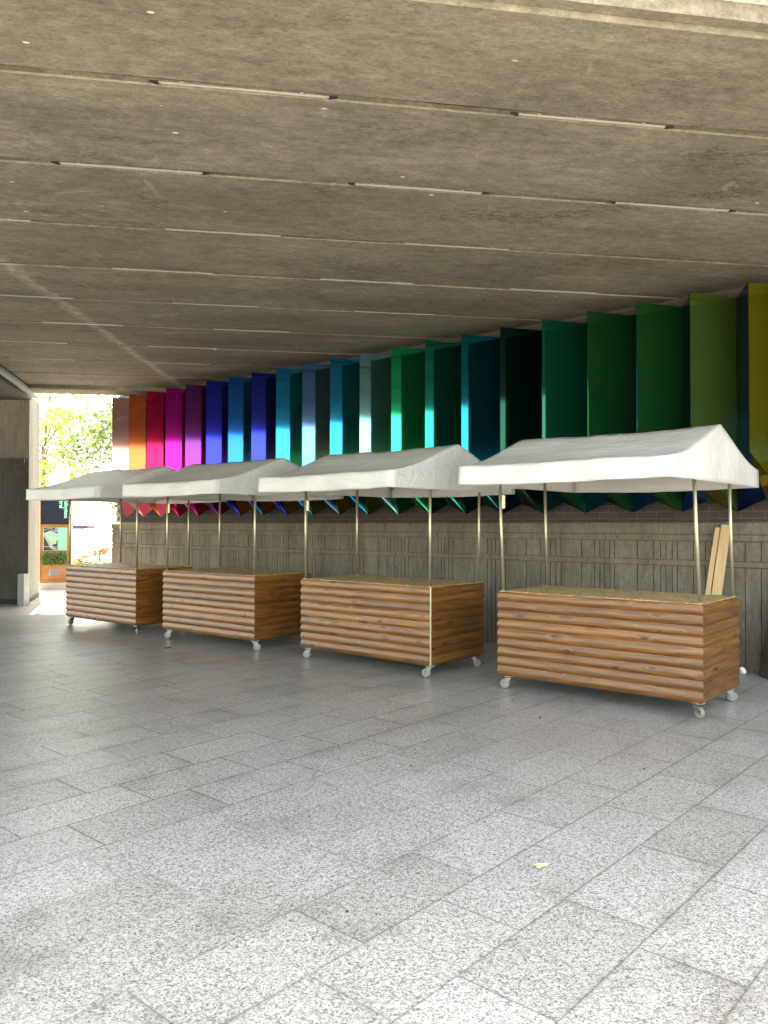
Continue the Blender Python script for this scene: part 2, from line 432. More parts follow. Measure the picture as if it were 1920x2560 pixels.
# strip lights in the joints (local x of each left end in the deck frame)
LIGHTS = {1: [(-1.28, 4.44), (.81, 4.79)], 2: [(-2.26, 5.5), (-.23, 5.85), (1.78, 6.16)], 3: [(-3.89, 6.43), (-1.87, 6.78), (.16, 7.11)],
          4: [(-2.67, 7.75), (-.67, 8.11), (1.33, 8.42)], 5: [(-4.41, 8.6), (-2.4, 8.93), (-.35, 9.29)], 6: [(-6.4, 10.5), (-4.41, 10.84), (-2.36, 11.18)],
          7: [(-5.5, 11.8), (-3.51, 12.14)], 8: [(-5.82, 12.9), (-3.83, 13.23)]}
ROWN = ['', 'first', 'second', 'third', 'fourth', 'fifth', 'sixth', 'seventh', 'eighth']
def light_proto():
    a = MB(); a.box(0, .97, -.004, .008, 4.0025, 4.0125, bev=.002); a.box(.12, .14, -.024, -.0135, 3.999, 4.006); a.box(.80, .82, -.024, -.0135, 3.999, 4.006)
    b = MB(); b.box(.012, .958, -.003, .007, 3.9995, 4.002, bev=.001)
    return a, b
first = True; housing = cover = None
for j, row in LIGHTS.items():
    for q, (x, y) in enumerate(row):
        lx = x * math.cos(DTH) + (y - 4.66) * math.sin(DTH)
        ly = (j - 1) * PITCH + .004
        wx = lx * math.cos(DTH) - ly * math.sin(DTH); wy = 4.66 + lx * math.sin(DTH) + ly * math.cos(DTH)
        n = len(row)
        pos = {2: ['left', 'right'], 3: ['left', 'middle', 'right']}[n][q]
        lab = 'slim white strip light, %s of %s in the %s ceiling joint from the near edge' % (pos, {2: 'two', 3: 'three'}[n], ROWN[j])
        t = thing('strip_light', lab, 'strip light', (wx, wy, 0), DTH, 'slim strip lights in the ceiling joints')
        if housing is None:
            a, b = light_proto(); housing = a.build('housing', M['lamp'], t); cover = b.build('diffuser', M['lens'], t)
        else:
            copy_child(housing, t); copy_child(cover, t)
        if j <= 2:                     # black tapered wedges at the lamp ends, hollow's shade put in as colour
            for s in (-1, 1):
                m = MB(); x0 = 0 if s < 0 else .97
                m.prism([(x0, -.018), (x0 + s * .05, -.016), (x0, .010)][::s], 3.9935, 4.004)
                m.build('end_shade', M['hollow_shade'], t)

# ------------------------------------------------------------------ right hand wall
T0 = Vector((3.6575, 8.199, 0))
WALL = dict(loc=T0, rz=WTH)            # local x leftwards along the wall, y out into the space
BRK, CON = -.13, -.03                  # planes of brick and concrete in local y
UL, UR = 11.75, -7.0
bw = thing('brick_wall', 'dark brown brick wall rising behind the coloured metal fins', 'brick wall', T0, WTH)
m = MB(); m.box(UR, UL - .18, BRK - .22, BRK, 1.50, 4.3)
for i in range(37):                    # toothed end of the brickwork
    z = 1.50 + i * .075
    if i % 2: m.box(UL - .18 + .001, UL - .07, BRK - .2, BRK - .004, z + .006, z + .069)
m.build('brickwork', M['brick'], bw)
cw = thing('concrete_wall', 'low grooved concrete retaining wall behind the stalls', 'concrete wall', T0, WTH)
m = MB(); m.box(UR, UL, CON - .35, CON - .03, 0, 1.50)
m.build('backing', M['wallcon'], cw)
def strip(name, z0, z1, dep, bev=.006):
    m = MB(); m.box(UR, UL, CON - .05, CON + dep, z0, z1, bev=bev); return m.build(name, M['wallcon'], cw)
m = MB()
# rounded coping
prof = [(CON - .36, 1.41), (CON + .0, 1.41), (CON + .0, 1.50), (CON - .012, 1.525), (CON - .04, 1.54), (CON - .36, 1.545)]
A = [m.bm.verts.new((UR, y, z)) for y, z in prof]; B = [m.bm.verts.new((UL, y, z)) for y, z in prof]
for i in range(6): m.bm.faces.new((A[i], A[(i + 1) % 6], B[(i + 1) % 6], B[i]))
m.bm.faces.new(A); m.bm.faces.new(B[::-1]); m.build('coping', M['wallcon'], cw)
strip('rail', 1.335, 1.402, .0); strip('rail', 1.065, 1.125, .0)
# grooved panels: boards of uneven width with dark gaps
rnd = random.Random(3)
def boards(name, z0, z1):
    m = MB(); u = UR; pat = []
    r2 = random.Random(11)
    while u < UL:
        for w in (.062, .066, .060, .064, .17, .30):
            w *= r2.uniform(.85, 1.2); pat.append(w)
            if r2.random() < .12: break
        if sum(pat) > UL - UR: break
    for w in pat:
        if u + w > UL: w = UL - u
        if w < .02: break
        d = CON + rnd.uniform(-.010, -.005)
        m.box(u + .0045, u + w - .0045, CON - .05, d, z0, z1 - rnd.uniform(0, .004))
        u += w
    m.build(name, M['wallcon'], cw)
boards('grooved_panel', 1.133, 1.328); boards('grooved_panel', .0, 1.057)
# round dark discs along the rails, shade of bolt holes painted on
proto = None
for z in (1.368, 1.095):
    u = -1.2
    while u < 11.6:
        if proto is None:
            a = MB(); a.tube((0, 0, 0), (0, .004, 0), .013, n=12); proto = a.build('bolt_hole', plain('hole_shade', (.07, .062, .05), .9), cw); proto.location = (u, CON - .001, z)
        else: copy_child(proto, cw, (u, CON - .001, z))
        u += rnd.choice((.36, .36, .72)) if z > 1.2 else .72
# flared buttress at the right edge of the view
bt = thing('concrete_buttress', 'rounded flared concrete buttress at foot of the wall, far right', 'buttress', (4.07, 7.86, 0))
m = MB(); m.tube((0, 0, 0), (0, 0, 1.40), .33, .12, n=28); m.build('buttress_body', M['wallcon'], bt)

# ------------------------------------------------------------------ coloured fins
S = .5563; AU, AN = .309, .507
ZT, ZP, ZV, ZTIP = 3.858, 2.21, 1.775, 1.645
WY = .03
FC = {-3: (.75, .36, .02), -2: (.75, .50, .02), -1: (.20, .19, .011), 0: (.105, .19, .04), 1: (.018, .125, .03), 2: (.011, .105, .028), 3: (.004, .105, .055), 4: (.012, .06, .04), 5: (.006, .22, .30),
      6: (.008, .30, .24), 7: (.012, .55, .26), 8: (.22, .52, .60), 9: (.015, .36, .72), 10: (.14, .32, .72), 11: (.015, .38, .80), 12: (.035, .05, .62),
      13: (.02, .20, .80), 14: (.035, .045, .72), 15: (.26, .05, .34), 16: (.68, .02, .46), 17: (.72, .02, .14), 18: (.85, .20, .075), 19: (.78, .44, .44), 20: (.62, .45, .42)}
for _k in range(9, 21):
    FC[_k] = tuple(c * (.62 if 14 < _k < 18 else .70) for c in FC[_k])
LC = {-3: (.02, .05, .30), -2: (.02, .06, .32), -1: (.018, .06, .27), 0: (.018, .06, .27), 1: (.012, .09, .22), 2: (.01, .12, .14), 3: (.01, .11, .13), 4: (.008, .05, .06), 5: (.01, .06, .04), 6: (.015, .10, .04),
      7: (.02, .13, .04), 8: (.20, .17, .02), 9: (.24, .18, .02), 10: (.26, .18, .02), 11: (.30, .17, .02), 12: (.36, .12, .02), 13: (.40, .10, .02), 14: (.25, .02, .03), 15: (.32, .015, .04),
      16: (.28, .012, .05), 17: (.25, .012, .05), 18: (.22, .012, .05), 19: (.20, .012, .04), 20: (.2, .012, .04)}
RC = {-1: (.22, .17, .03), 0: (.20, .16, .03), 1: (.05, .18, .03)}
NAMES = {-2: 'golden yellow', -1: 'bright yellow', 0: 'yellow-green', 1: 'leaf green', 2: 'dark grass-green', 3: 'deep teal-green', 4: 'near-black green', 5: 'dark petrol blue', 6: 'sea-green', 7: 'emerald green',
         8: 'pale icy cyan', 9: 'cerulean blue', 10: 'steel blue', 11: 'vivid cyan-blue', 12: 'deep royal blue', 13: 'azure blue', 14: 'ultramarine blue', 15: 'dull plum purple', 16: 'hot magenta', 17: 'crimson pink', 18: 'bright orange', 19: 'pale dusty pink'}
order = list(range(-2, 20))
screw_or_hole = None
for kf in order:
    nb = ''
    if kf == -2: nb = 'just beyond the bright yellow one'
    elif kf == -1: nb = 'cut by the right edge of the photo'
    elif kf == 19: nb = 'last one beside the far opening'
    else: nb = 'between %s and %s ones' % (NAMES[kf + 1], NAMES[kf - 1])
    base = T0 + Vector((math.cos(WTH), math.sin(WTH), 0)) * (kf * S)
    f = thing('metal_fin', '%s metal fin on wall, %s' % (NAMES[kf], nb), 'wall fin', base, WTH, 'row of coloured folded metal fins on the wall')
    Wr, Wl = (0.004, WY), (S - .004, WY)
    P = (AU, AN)
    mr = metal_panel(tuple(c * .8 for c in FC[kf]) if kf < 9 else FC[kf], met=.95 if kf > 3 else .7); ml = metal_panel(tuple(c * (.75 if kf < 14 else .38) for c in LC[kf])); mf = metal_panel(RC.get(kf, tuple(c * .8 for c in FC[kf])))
    V_ = (S * .5, WY, ZV)
    a = MB(); a.plate([(Wr[0], Wr[1], ZT), (Wr[0], Wr[1], ZTIP + .004), (P[0], P[1], ZP), (P[0], P[1], ZT)], .005)
    o_r = a.build('face_panel', mr, f)
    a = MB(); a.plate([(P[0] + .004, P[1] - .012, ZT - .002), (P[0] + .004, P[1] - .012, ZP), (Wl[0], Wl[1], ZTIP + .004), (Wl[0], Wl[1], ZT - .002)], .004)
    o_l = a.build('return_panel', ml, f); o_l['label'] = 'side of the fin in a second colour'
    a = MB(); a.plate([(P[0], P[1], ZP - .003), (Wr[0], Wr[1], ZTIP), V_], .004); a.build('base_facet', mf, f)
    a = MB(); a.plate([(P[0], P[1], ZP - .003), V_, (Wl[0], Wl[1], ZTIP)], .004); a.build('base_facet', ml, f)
    # screws down both long edges of the face panel
    if kf <= 5:
        L_ = math.hypot(P[0] - Wr[0], P[1] - Wr[1]); ex = Vector(((P[0] - Wr[0]) / L_, (P[1] - Wr[1]) / L_, 0)); nn = Vector((-ex.y, ex.x, 0)) * -1
        for z in (3.78, 3.22, 2.66, 2.25):
            for d in (.035, L_ - .035):
                if z < 2.3 and d > .1: continue
                p = Vector((Wr[0], Wr[1], z)) + ex * d + nn * .0005
                if screw_or_hole is None:
                    b = MB(); b.tube((0, 0, 0), tuple(nn * .004), .006, n=8); screw_or_hole = b.build('screw_or_hole', M['zinc'], o_r); screw_or_hole.location = p
                else: copy_child(screw_or_hole, o_r, p)
    else:
        L_ = math.hypot(P[0] - Wr[0], P[1] - Wr[1]); ex = Vector(((P[0] - Wr[0]) / L_, (P[1] - Wr[1]) / L_, 0)); nn = Vector((ex.y, -ex.x, 0))
        b = MB(); p = Vector((Wr[0], Wr[1], 2.78)) + ex * (L_ - .09); b.tube(p, p + nn * .005, .013, n=8); b.build('screw_or_hole', M['hollow_shade'], o_r)  # near-black disc painting the shade of a single hole

# ------------------------------------------------------------------ left pier and fittings
pr = thing('concrete_pier', 'pale board-marked concrete pier at left of the bright opening', 'pier', (-6.76, 15.1, 0))
m = MB(); m.prism([(0, 0), (-.47, 1.55), (-7.5, 1.55), (-7.5, 0)], 0, 3.99); m.build('pier_body', M['pier'], pr)
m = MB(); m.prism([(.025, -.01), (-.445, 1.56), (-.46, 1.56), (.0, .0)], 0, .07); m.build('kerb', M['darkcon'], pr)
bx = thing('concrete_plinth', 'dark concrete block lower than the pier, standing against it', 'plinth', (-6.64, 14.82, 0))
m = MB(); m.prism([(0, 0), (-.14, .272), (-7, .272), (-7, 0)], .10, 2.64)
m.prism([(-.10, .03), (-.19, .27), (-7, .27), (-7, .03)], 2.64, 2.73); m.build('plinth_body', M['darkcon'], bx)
m = MB(); m.prism([(-.15, .06), (-.21, .26), (-6.9, .26), (-6.9, .06)], 0, .099); m.build('gap_shade', M['hollow_shade'], bx)  # near-black block in the gap under the plinth, its shade as colour
cb = thing('metal_cabinet', 'low pale grey metal cabinet at foot of the dark concrete block', 'cabinet', (-6.64, 14.66, 0), R(-24))
m = MB(); m.box(-.10, .06, -.05, .06, 0, .585, bev=.004); m.build('cabinet_body', plain('cabinet_grey', (.15, .153, .15), .6), cb)
m = MB(); m.box(.062, .072, -.054, .066, 0, .59, bev=.002); m.build('pale_side', plain('cabinet_pale', (.42, .43, .43), .5), cb)  # thin plate making the right face paler than the body
db = thing('edge_beam', 'dark concrete edge beam under the deck at upper left', 'beam', (0, 0, 0))
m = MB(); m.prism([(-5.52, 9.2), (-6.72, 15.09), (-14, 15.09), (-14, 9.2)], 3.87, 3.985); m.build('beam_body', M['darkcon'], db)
ct = thing('cable_tray', 'blue-grey metal tray running under the ceiling at upper left', 'cable tray', (0, 0, 0))
m = MB(); d = Vector((-.2, .98, 0)).normalized()
m.prism([(-5.40, 9.2), (-5.30, 9.2), (-6.56, 15.06), (-6.66, 15.06)], 3.90, 3.905); m.prism([(-5.31, 9.2), (-5.30, 9.2), (-6.55, 15.06), (-6.56, 15.06)], 3.906, 3.96)
m.build('tray_channel', M['tray'], ct)

# ------------------------------------------------------------------ market stalls
NB = 9
def cladding(L, W, zb, zt, parent):
    m = MB(); uvl = m.bm.loops.layers.uv.new('UVMap')
    h = (zt - zb) / NB; seg = 7; rings = []; zs = []
    for b in range(NB):
        for i in range(seg + 1):
            t = i / seg; z = zb + h * (b + .01 + .98 * t)
            c = 2 * t - 1
            d = -.002 + .0105 * (.55 * math.sqrt(max(0, 1 - c * c)) + .45 * (1 - c * c))
            if c < 0: d += .002
            zs.append((z, d, b, t))
    faces = [((1, 1), (-1, 1)), ((-1, 1), (-1, -1)), ((-1, -1), (1, -1)), ((1, -1), (1, 1))]
    off = [random.uniform(-.0015, .0015) for _ in range(NB * 4)]
    for fi, (c0, c1) in enumerate(faces):
        prev = None
        for z, d, b, t in zs:
            row = []
            for q in range(9):
                s = q / 8
                x = (c0[0] * (1 - s) + c1[0] * s) * (L / 2) ; y = (c0[1] * (1 - s) + c1[1] * s) * (W / 2)
                dd = d + (off[fi * NB + b] if 0 < q < 8 else 0) + (.001 * noise.noise(Vector((s * 6, b * 3.1, fi * 7 + parent.location.x))) if 0 < q < 8 else 0)
                # mitred: push out along both axes at the corners
                px = x + (dd * (1 if x > 0 else -1) if abs(abs(x) - L / 2) < 1e-6 else 0)
                py = y + (dd * (1 if y > 0 else -1) if abs(abs(y) - W / 2) < 1e-6 else 0)
                row.append((m.bm.verts.new((px, py, z)), fi * 5 + s * (L if fi % 2 == 0 else W), (b + t * .999) * .0862))
            if prev:
                for q in range(8):
                    quad = (prev[q], prev[q + 1], row[q + 1], row[q])
                    f = m.bm.faces.new([v[0] for v in quad]); f.smooth = True
                    for lp, v in zip(f.loops, quad): lp[uvl].uv = (v[1], v[2])
                    if prev_b != b: f.smooth = False
                    if prev_b != b:
                        for lp, v in zip(f.loops, quad): lp[uvl].uv = (v[1], (b + .0005) * .0862)
            prev = row; prev_b = b
    o = m.build('cladding', M['logs'], parent, recalc=True)
    return o

def canopy(L, W, parent, seed):
    xe0, xe1 = -L / 2 + .045, L / 2 + .045 - .01
    xe0, xe1 = -L / 2 - .004, L / 2 + .004
    yo = W / 2 + .625; zt, zb, zr = 2.005, 1.848, 2.325
    m = MB(); NX, NP = 48, 22
    sd_ = seed * 13.7
    def zroof(y):
        t = min(1, abs(y) / yo)
        z = zt + (zr - zt) * (1 - t)
        return z - .075 * math.sin(math.pi * t) * (t ** .8) * .8
    prof = []
    for i in range(6): prof.append((yo, zb + (zt - zb) * i / 6, 'v', 1 - i / 6))
    for i in range(NP + 1):
        y = yo * (1 - 2 * i / NP); prof.append((y, zroof(y), 'r', 0))
    for i in range(1, 7): prof.append((-yo, zt + (zb - zt) * i / 6, 'v', i / 6))
    def disp(x, y, z, kind, low):
        p = Vector((x, y, z))
        a = noise.noise(Vector((x * 2.2 + sd_, y * 2.6, z))) ; b = noise.noise(Vector((x * 6 + y * 4 + sd_, y * 7, z * 3)))
        c = noise.noise(Vector((x * 14 + sd_, y * 9 + x * 6, z * 9)))
        return a, b, c
    grid = []
    for i in range(NX + 1):
        x = xe0 + (xe1 - xe0) * i / NX; row = []
        for (y, z, kd, low) in prof:
            a, b, c = disp(x, y, z, kd, low)
            edge = min(1, 6 * min(i, NX - i) / NX)
            if kd == 'r':
                sag = -.014 * math.sin(math.pi * i / NX) * (1 - .3 * abs(y) / yo)
                row.append(m.bm.verts.new((x, y + .01 * a * edge, z + sag + (.012 * a + .008 * b + .003 * c) * edge)))
            else:
                sg = 1 if y > 0 else -1
                row.append(m.bm.verts.new((x, y + sg * (.010 * low + (.018 * a + .012 * b) * low + .003 * c), z - .014 * math.sin(math.pi * i / NX) + (.006 * a + .005 * b) * low * edge)))
        grid.append(row)
    for i in range(NX):
        for j in range(len(prof) - 1):
            f = m.bm.faces.new((grid[i][j], grid[i + 1][j], grid[i + 1][j + 1], grid[i][j + 1])); f.smooth = True
    # gable cloths
    for i, sg in ((0, -1), (NX, 1)):
        NZ = 9; top = grid[i][6:6 + NP + 1]
        cols = []
        for j, tv in enumerate(top):
            y = tv.co.y; col = [tv]
            for q in range(1, NZ + 1):
                s = q / NZ; z = tv.co.z + (zb + .004 * noise.noise(Vector((y * 4, seed, 2))) - tv.co.z) * s
                w = noise.noise(Vector((y * 5 + sd_, z * 1.5, sg * 4))) * .012 + noise.noise(Vector((y * 13 + sd_, z * 3, sg * 9))) * .006
                ed = min(1, 5 * min(j, NP - j) / NP)
                if j in (0, NP):
                    vv = grid[i][6 - min(6, round(s * 6))] if j == 0 else grid[i][len(prof) - 1 - 6 + min(6, round(s * 6))]
                    col.append(m.bm.verts.new(vv.co.copy() if True else vv.co))
                    col[-1].co.z = tv.co.z + (vv.co.z - tv.co.z) if False else tv.co.z + (zb - tv.co.z) * s
                else: col.append(m.bm.verts.new((tv.co.x + sg * (abs(w) * ed * s), y, z)))
            cols.append(col)
        for j in range(NP):
            for q in range(NZ):
                f = m.bm.faces.new((cols[j][q], cols[j + 1][q], cols[j + 1][q + 1], cols[j][q + 1])); f.smooth = True
    o = m.build('canopy', M['fabric'], parent, recalc=True)
    es = o.modifiers.new('edge', 'EDGE_SPLIT'); es.split_angle = R(38)
    so = o.modifiers.new('cloth', 'SOLIDIFY'); so.thickness = .0025
    # hemmed seam at the front corner
    return o

def caster(parent, x, y, rz, red=False):
    m = MB(); 
    m.box(-.045, .045, -.04, .04, .112, .120); m.tube((0, 0, .100), (0, 0, .112), .026, n=14)
    for s in (-1, 1):
        m.prism([(-.02, s * .021), (.034, s * .021), (.034, s * .024), (-.02, s * .024)][::s], .085, .100)
        a = [(-.025, .1), (.03, .1), (.045, .045), (.022, .038)]
        m.plate([(px, s * .0235, pz) for px, pz in a], .003 * s)
    m.tube((.03, -.03, .045), (.03, .03, .045), .007, n=8)
    c = m.build('caster', M['zinc'], parent); c.location = (x, y, 0); c.rotation_euler.z = rz
    # wheel: rounded tread + hub
    n, seg = 24, 6; w = MB(); rings = []
    pr_ = [(.022, -.012), (.036, -.0165), (.0435, -.013), (.0455, 0), (.0435, .013), (.036, .0165), (.022, .012)]
    for i in range(n):
        t = 2 * math.pi * i / n; rings.append([w.bm.verts.new((.03 + r * math.cos(t), yy, .0455 + r * math.sin(t))) for r, yy in pr_])
    for i in range(n):
        a, b = rings[i], rings[(i + 1) % n]
        for j in range(6): f = w.bm.faces.new((a[j], b[j], b[j + 1], a[j + 1])); f.smooth = True
    w.build('wheel', M['tyre'], c)
    hb_ = MB(); hb_.tube((.03, -.010, .0455), (.03, .010, .0455), .0225, n=16); hb_.build('hub', M['hub'], c)
    if red:
        t_ = MB(); t_.box(-.047, .047, -.042, .042, .1205, .132); t_.build('painted_pad', M['redtape'], c)
    return c

STALLS = [  # front-right corner x,y, direction, L, W
    ((2.456, 6.132), 139.6, 1.837, .883, 'nearest log-clad market stall with white canopy, at the right end of the row'),
    ((.457, 7.760), 139.16, 1.826, .915, 'log-clad market stall with metal corner strip, second from the right in the row'),
    ((-1.5265, 9.393), 141.3, 1.77, .94, 'log-clad market stall third from the right, its canopy touching the leftmost one'),
    ((-3.3596, 10.779), 140.75, 1.805, .919, 'farthest log-clad market stall, leftmost of the row beside the bright opening')]
HB = .895; CL = .122
for si, ((fx, fy), deg, L, W, lab) in enumerate(STALLS):
    t = R(deg); e = Vector((math.cos(t), math.sin(t), 0)); nb_ = Vector((e.y, -e.x, 0))
    ctr = Vector((fx, fy, 0)) + e * L / 2 + nb_ * W / 2
    st = thing('market_stall', lab, 'market stall', ctr, t, 'log-clad market stalls in a row')
    cladding(L, W, CL + .010, HB - .004, st)
    m = MB(); m.box(-L / 2 + .006, L / 2 - .006, -W / 2 + .006, W / 2 - .006, HB - .024, HB, bev=.001); m.build('counter_top', M['osb'], st)
    m = MB(); m.box(-L / 2 + .012, L / 2 - .012, -W / 2 + .012, W / 2 - .012, CL, CL + .008); m.build('base_board', M['under'], st)
    canopy(L, W, st, si + 1)
    rr = random.Random(si * 5 + 2)
    for ci, (sx, sy) in enumerate(((-1, 1), (1, 1), (1, -1), (-1, -1))):
        px, py = sx * (L / 2 - .032), sy * (W / 2 - .032)
        lean = {0: ((.045, 0), (.045, 0)), }.get(si, ((0.012, 0),))[0]
        m = MB(); lx_ = lean[0] if si == 0 else rr.uniform(-.008, .015)
        a0 = Vector((px, py, HB)); a1 = Vector((px + lx_ * (1.0 if sy > 0 else .6), py, 2.07))
        d_ = (a1 - a0)
        m.tube(a0, a1, .0145, n=12); m.tube(a0, a0 + d_ * .004, .026, n=12)
        po = m.build('post', M['steel'], st)
        if (sx, sy) == (1, 1):
            b = MB(); cz = 1.715; pm = a0 + d_ * ((cz - HB) / (2.07 - HB))
            b.box(pm.x - .046, pm.x - .0155, pm.y - .006, pm.y + .006, cz - .062, cz + .062, bev=.004)
            for q in range(5): b.box(pm.x - .051, pm.x - .0465, pm.y - .008, pm.y + .008, cz - .045 + q * .022, cz - .033 + q * .022)
            b.build('latch_plate', M['clip'], po)
        caster(st, sx * (L / 2 - .065), sy * (W / 2 - .06), rr.uniform(0, 6.28) if not (si == 0) else {0: 2.6, 1: .7, 2: 1.0, 3: 3.6}[ci], red=(si == 0 and sx < 0))
    # ridge and eave rails under the cloth
    m = MB(); m.tube((-L / 2 + .05, 0, 2.285), (L / 2 - .05, 0, 2.285), .011, n=8); m.build('ridge_pole', M['steel'], st)
    for sy in (-1, 1):
        m = MB(); m.tube((-L / 2 + .05, sy * (W / 2 - .032), 2.075), (L / 2 - .05, sy * (W / 2 - .032), 2.075), .011, n=8); m.build('side_rail', M['steel'], st)
        for sx in (-1, 1):
            m = MB(); m.tube((sx * (L / 2 - .08), 0, 2.27), (sx * (L / 2 - .08), sy * (W / 2 + .58), 1.955), .009, n=8); m.build('rafter', M['steel'], st)
    if si == 1:
        m = MB(); m.box(-L / 2 - .020, -L / 2 - .004, W / 2 + .004, W / 2 + .020, CL + .004, HB + .004, bev=.002); m.build('corner_strip', M['steel'], st)

# ------------------------------------------------------------------ loose things round the stalls
def on_wall(px_u, z, out=0):
    return T0 + Vector((math.cos(WTH), math.sin(WTH), 0)) * px_u + Vector((-math.sin(WTH) * -1, math.cos(WTH) * 1, 0)) * 0 + Vector((math.cos(WTH + math.pi / 2), math.sin(WTH + math.pi / 2), 0)) * (CON + out) + Vector((0, 0, z))
def plank(name, lab, u0, u1, w, th, z1, out0):
    p0 = on_wall(u0, .0, out0); p1 = on_wall(u1, z1, .006)
    ax = (p1 - p0).normalized(); side = Vector((math.cos(WTH), math.sin(WTH), 0)); side = (side - ax * side.dot(ax)).normalized(); nrm = side.cross(ax)
    if nrm.y > 0: nrm = -nrm
    t = thing(name, lab, 'timber', p0); mt = Matrix((side, nrm, ax)).transposed().to_4x4()
    m = MB(); Lp = (p1 - p0).length; m.box(-w / 2, w / 2, .0, th, 0.012, Lp, bev=.003)
    o = m.build('board', M['pine'], t); o.matrix_local = mt
    return t
plank('timber_plank', 'wider of two pale pine boards leaning on wall behind nearest stall', .185, .12, .095, .03, 1.50, .50)
plank('timber_plank', 'narrow pale pine board leaning beside the wider one on the wall', .275, .205, .05, .03, 1.47, .50)
wb = thing('paper_bag', 'small crumpled white bag by the wall behind nearest stall', 'bag', on_wall(-.07, 0, .16))
bm = bmesh.new(); bmesh.ops.create_icosphere(bm, subdivisions=3, radius=.036)
for v in bm.verts: v.co *= 1 + .35 * noise.noise(v.co * 30); v.co.z = max(-.032, v.co.z)
m = MB(); m.bm = bm; o = m.build('bag_body', plain('white_plastic', (.8, .8, .78), .4), wb); o.location.z = .034

LEAFS = [(.69, 3.51, 'pale yellow fallen leaf on the grey paving', (.62, .58, .30), .025, .4), (1.215, 6.2, 'small brown dry leaf on paving before the nearest stall', (.16, .07, .03), .016, 1.2),
         (-2.63, 9.65, 'small black leaf on paving before third stall', (.02, .02, .02), .035, .2), (-.14, 3.10, 'tiny dark leaf scrap on paving in the left foreground', (.05, .04, .03), .006, 2), (.17, 4.95, 'tiny dark scrap on paving in front of second stall', (.05, .05, .05), .007, 1), (1.6, 4.9, 'tiny brown leaf crumb on paving at right', (.12, .06, .04), .009, 1)]
for x, y, lab, c, s, rz in LEAFS:
    m = MB(); pts = []
    for i in range(14):
        a = 2 * math.pi * i / 14; r = s * (1 + .28 * math.cos(3 * a) + .12 * math.sin(5 * a + x))
        pts.append(m.bm.verts.new((r * math.cos(a) * 1.25, r * math.sin(a) * .8, .004 + .010 * abs(math.sin(a * 1.5 + x)) * s / .04)))
    cv = m.bm.verts.new((0, 0, .003))
    for i in range(14): m.bm.faces.new((pts[i], pts[(i + 1) % 14], cv))
    o = m.build('fallen_leaf', plain('leaf_litter', c, .6, vary=.3, scale=60), None); o.location = (x, y, .0); o.rotation_euler.z = rz
    so = o.modifiers.new('th', 'SOLIDIFY'); so.thickness = .001
    tag(o, lab, 'leaf', 'fallen leaves and scraps on the paving')

# ------------------------------------------------------------------ wayfinding totem beyond the opening
TY = 18.3
tt = thing('totem_sign', 'tall orange timber totem sign with navy top, map and planter', 'sign', (-7.56, TY, 0), R(14))
OR = plain('orange_timber', (.26, .105, .027), .5, vary=.18, scale=5); NAVY = plain('navy_panel', (.012, .016, .032), .7, spec=.15); TEAL = plain('mint_lettering', (.22, .60, .48), .5, vary=.04)
m = MB(); m.box(-.33, .33, -.06, .10, .16, 2.36); m.build('frame', OR, tt)
m = MB(); m.box(-.33, .33, -.062, .102, 0, .159); m.build('base', plain('pale_base', (.36, .34, .30), .6), tt)
for s in (-1, 1):
    m = MB(); m.box(s * .338 - .012, s * .338 + .012, -.085, .105, .165, 2.38, bev=.002); m.build('side_post', plain('pale_oak_edge', (.62, .40, .18), .5), tt)
m = MB(); m.box(-.31, .31, -.078, -.061, 1.50, 2.345, bev=.002); m.build('name_panel', NAVY, tt)
# "Paddington / Central", reading downwards
def text(body, size, mat, parent, loc, rot, name='lettering'):
    cu = bpy.data.curves.new(name, 'FONT'); cu.body = body; cu.size = size; cu.extrude = .002; cu.space_line = .82; cu.align_x = 'RIGHT'; cu.offset = .004
    tmp = bpy.data.objects.new('tmp', cu); COL.objects.link(tmp)
    dg = bpy.context.evaluated_depsgraph_get(); me = bpy.data.meshes.new_from_object(tmp.evaluated_get(dg))
    bpy.data.objects.remove(tmp); me.materials.clear(); me.materials.append(mat)
    o = bpy.data.objects.new(name, me); COL.objects.link(o); o.parent = parent; o.location = loc; o.rotation_euler = rot; return o
rot_down = (Matrix.Rotation(R(90), 3, 'X') @ Matrix.Rotation(R(-90), 3, 'Z')).to_euler()
text('Paddington', .125, TEAL, tt, (.19, -.081, 1.64), rot_down)
text('Central', .125, TEAL, tt, (.085, -.081, 1.87), rot_down)
m = MB(); m.box(-.265, .255, -.075, -.061, .895, 1.43, bev=.002); mapb = m.build('map_panel', plain('mint_map', (.17, .38, .32), .5, vary=.08), tt)
m = MB(); m.box(-.245, .05, -.0785, -.0755, .905, 1.42); m.build('map_ground', plain('map_black', (.015, .017, .022), .4), mapb)
m = MB()
for poly in ([(-.245, 1.30), (-.10, 1.36), (.05, 1.28), (.05, 1.14), (-.06, 1.02), (-.16, 1.12), (-.245, 1.24)],): m.plate([(x, -.0805, z) for x, z in poly][::-1], .0015)
m.build('map_block', plain('map_green', (.22, .36, .29), .5), mapb)
m = MB()
for poly in ([(-.245, 1.24), (-.21, 1.25), (-.03, .97), (.05, .93), (.0, .905), (-.1, .95)], [(-.245, .985), (.05, .97), (.05, .985), (-.245, 1.0)], [(-.245, 1.36), (-.1, 1.40), (-.02, 1.33), (.05, 1.32), (.05, 1.335), (-.015, 1.35), (-.1, 1.42), (-.245, 1.375)]):
    m.plate([(x, -.0830, z) for x, z in poly][::-1], .0015)
m.build('map_road', plain('map_grey', (.24, .235, .25), .5), mapb)
m = MB(); m.plate([(x, -.0845, z) for x, z in [(-.03, 1.05), (.02, 1.05), (.03, 1.11), (-.02, 1.12)]][::-1], .001); m.build('map_park', plain('map_lime', (.25, .45, .12), .5), mapb)
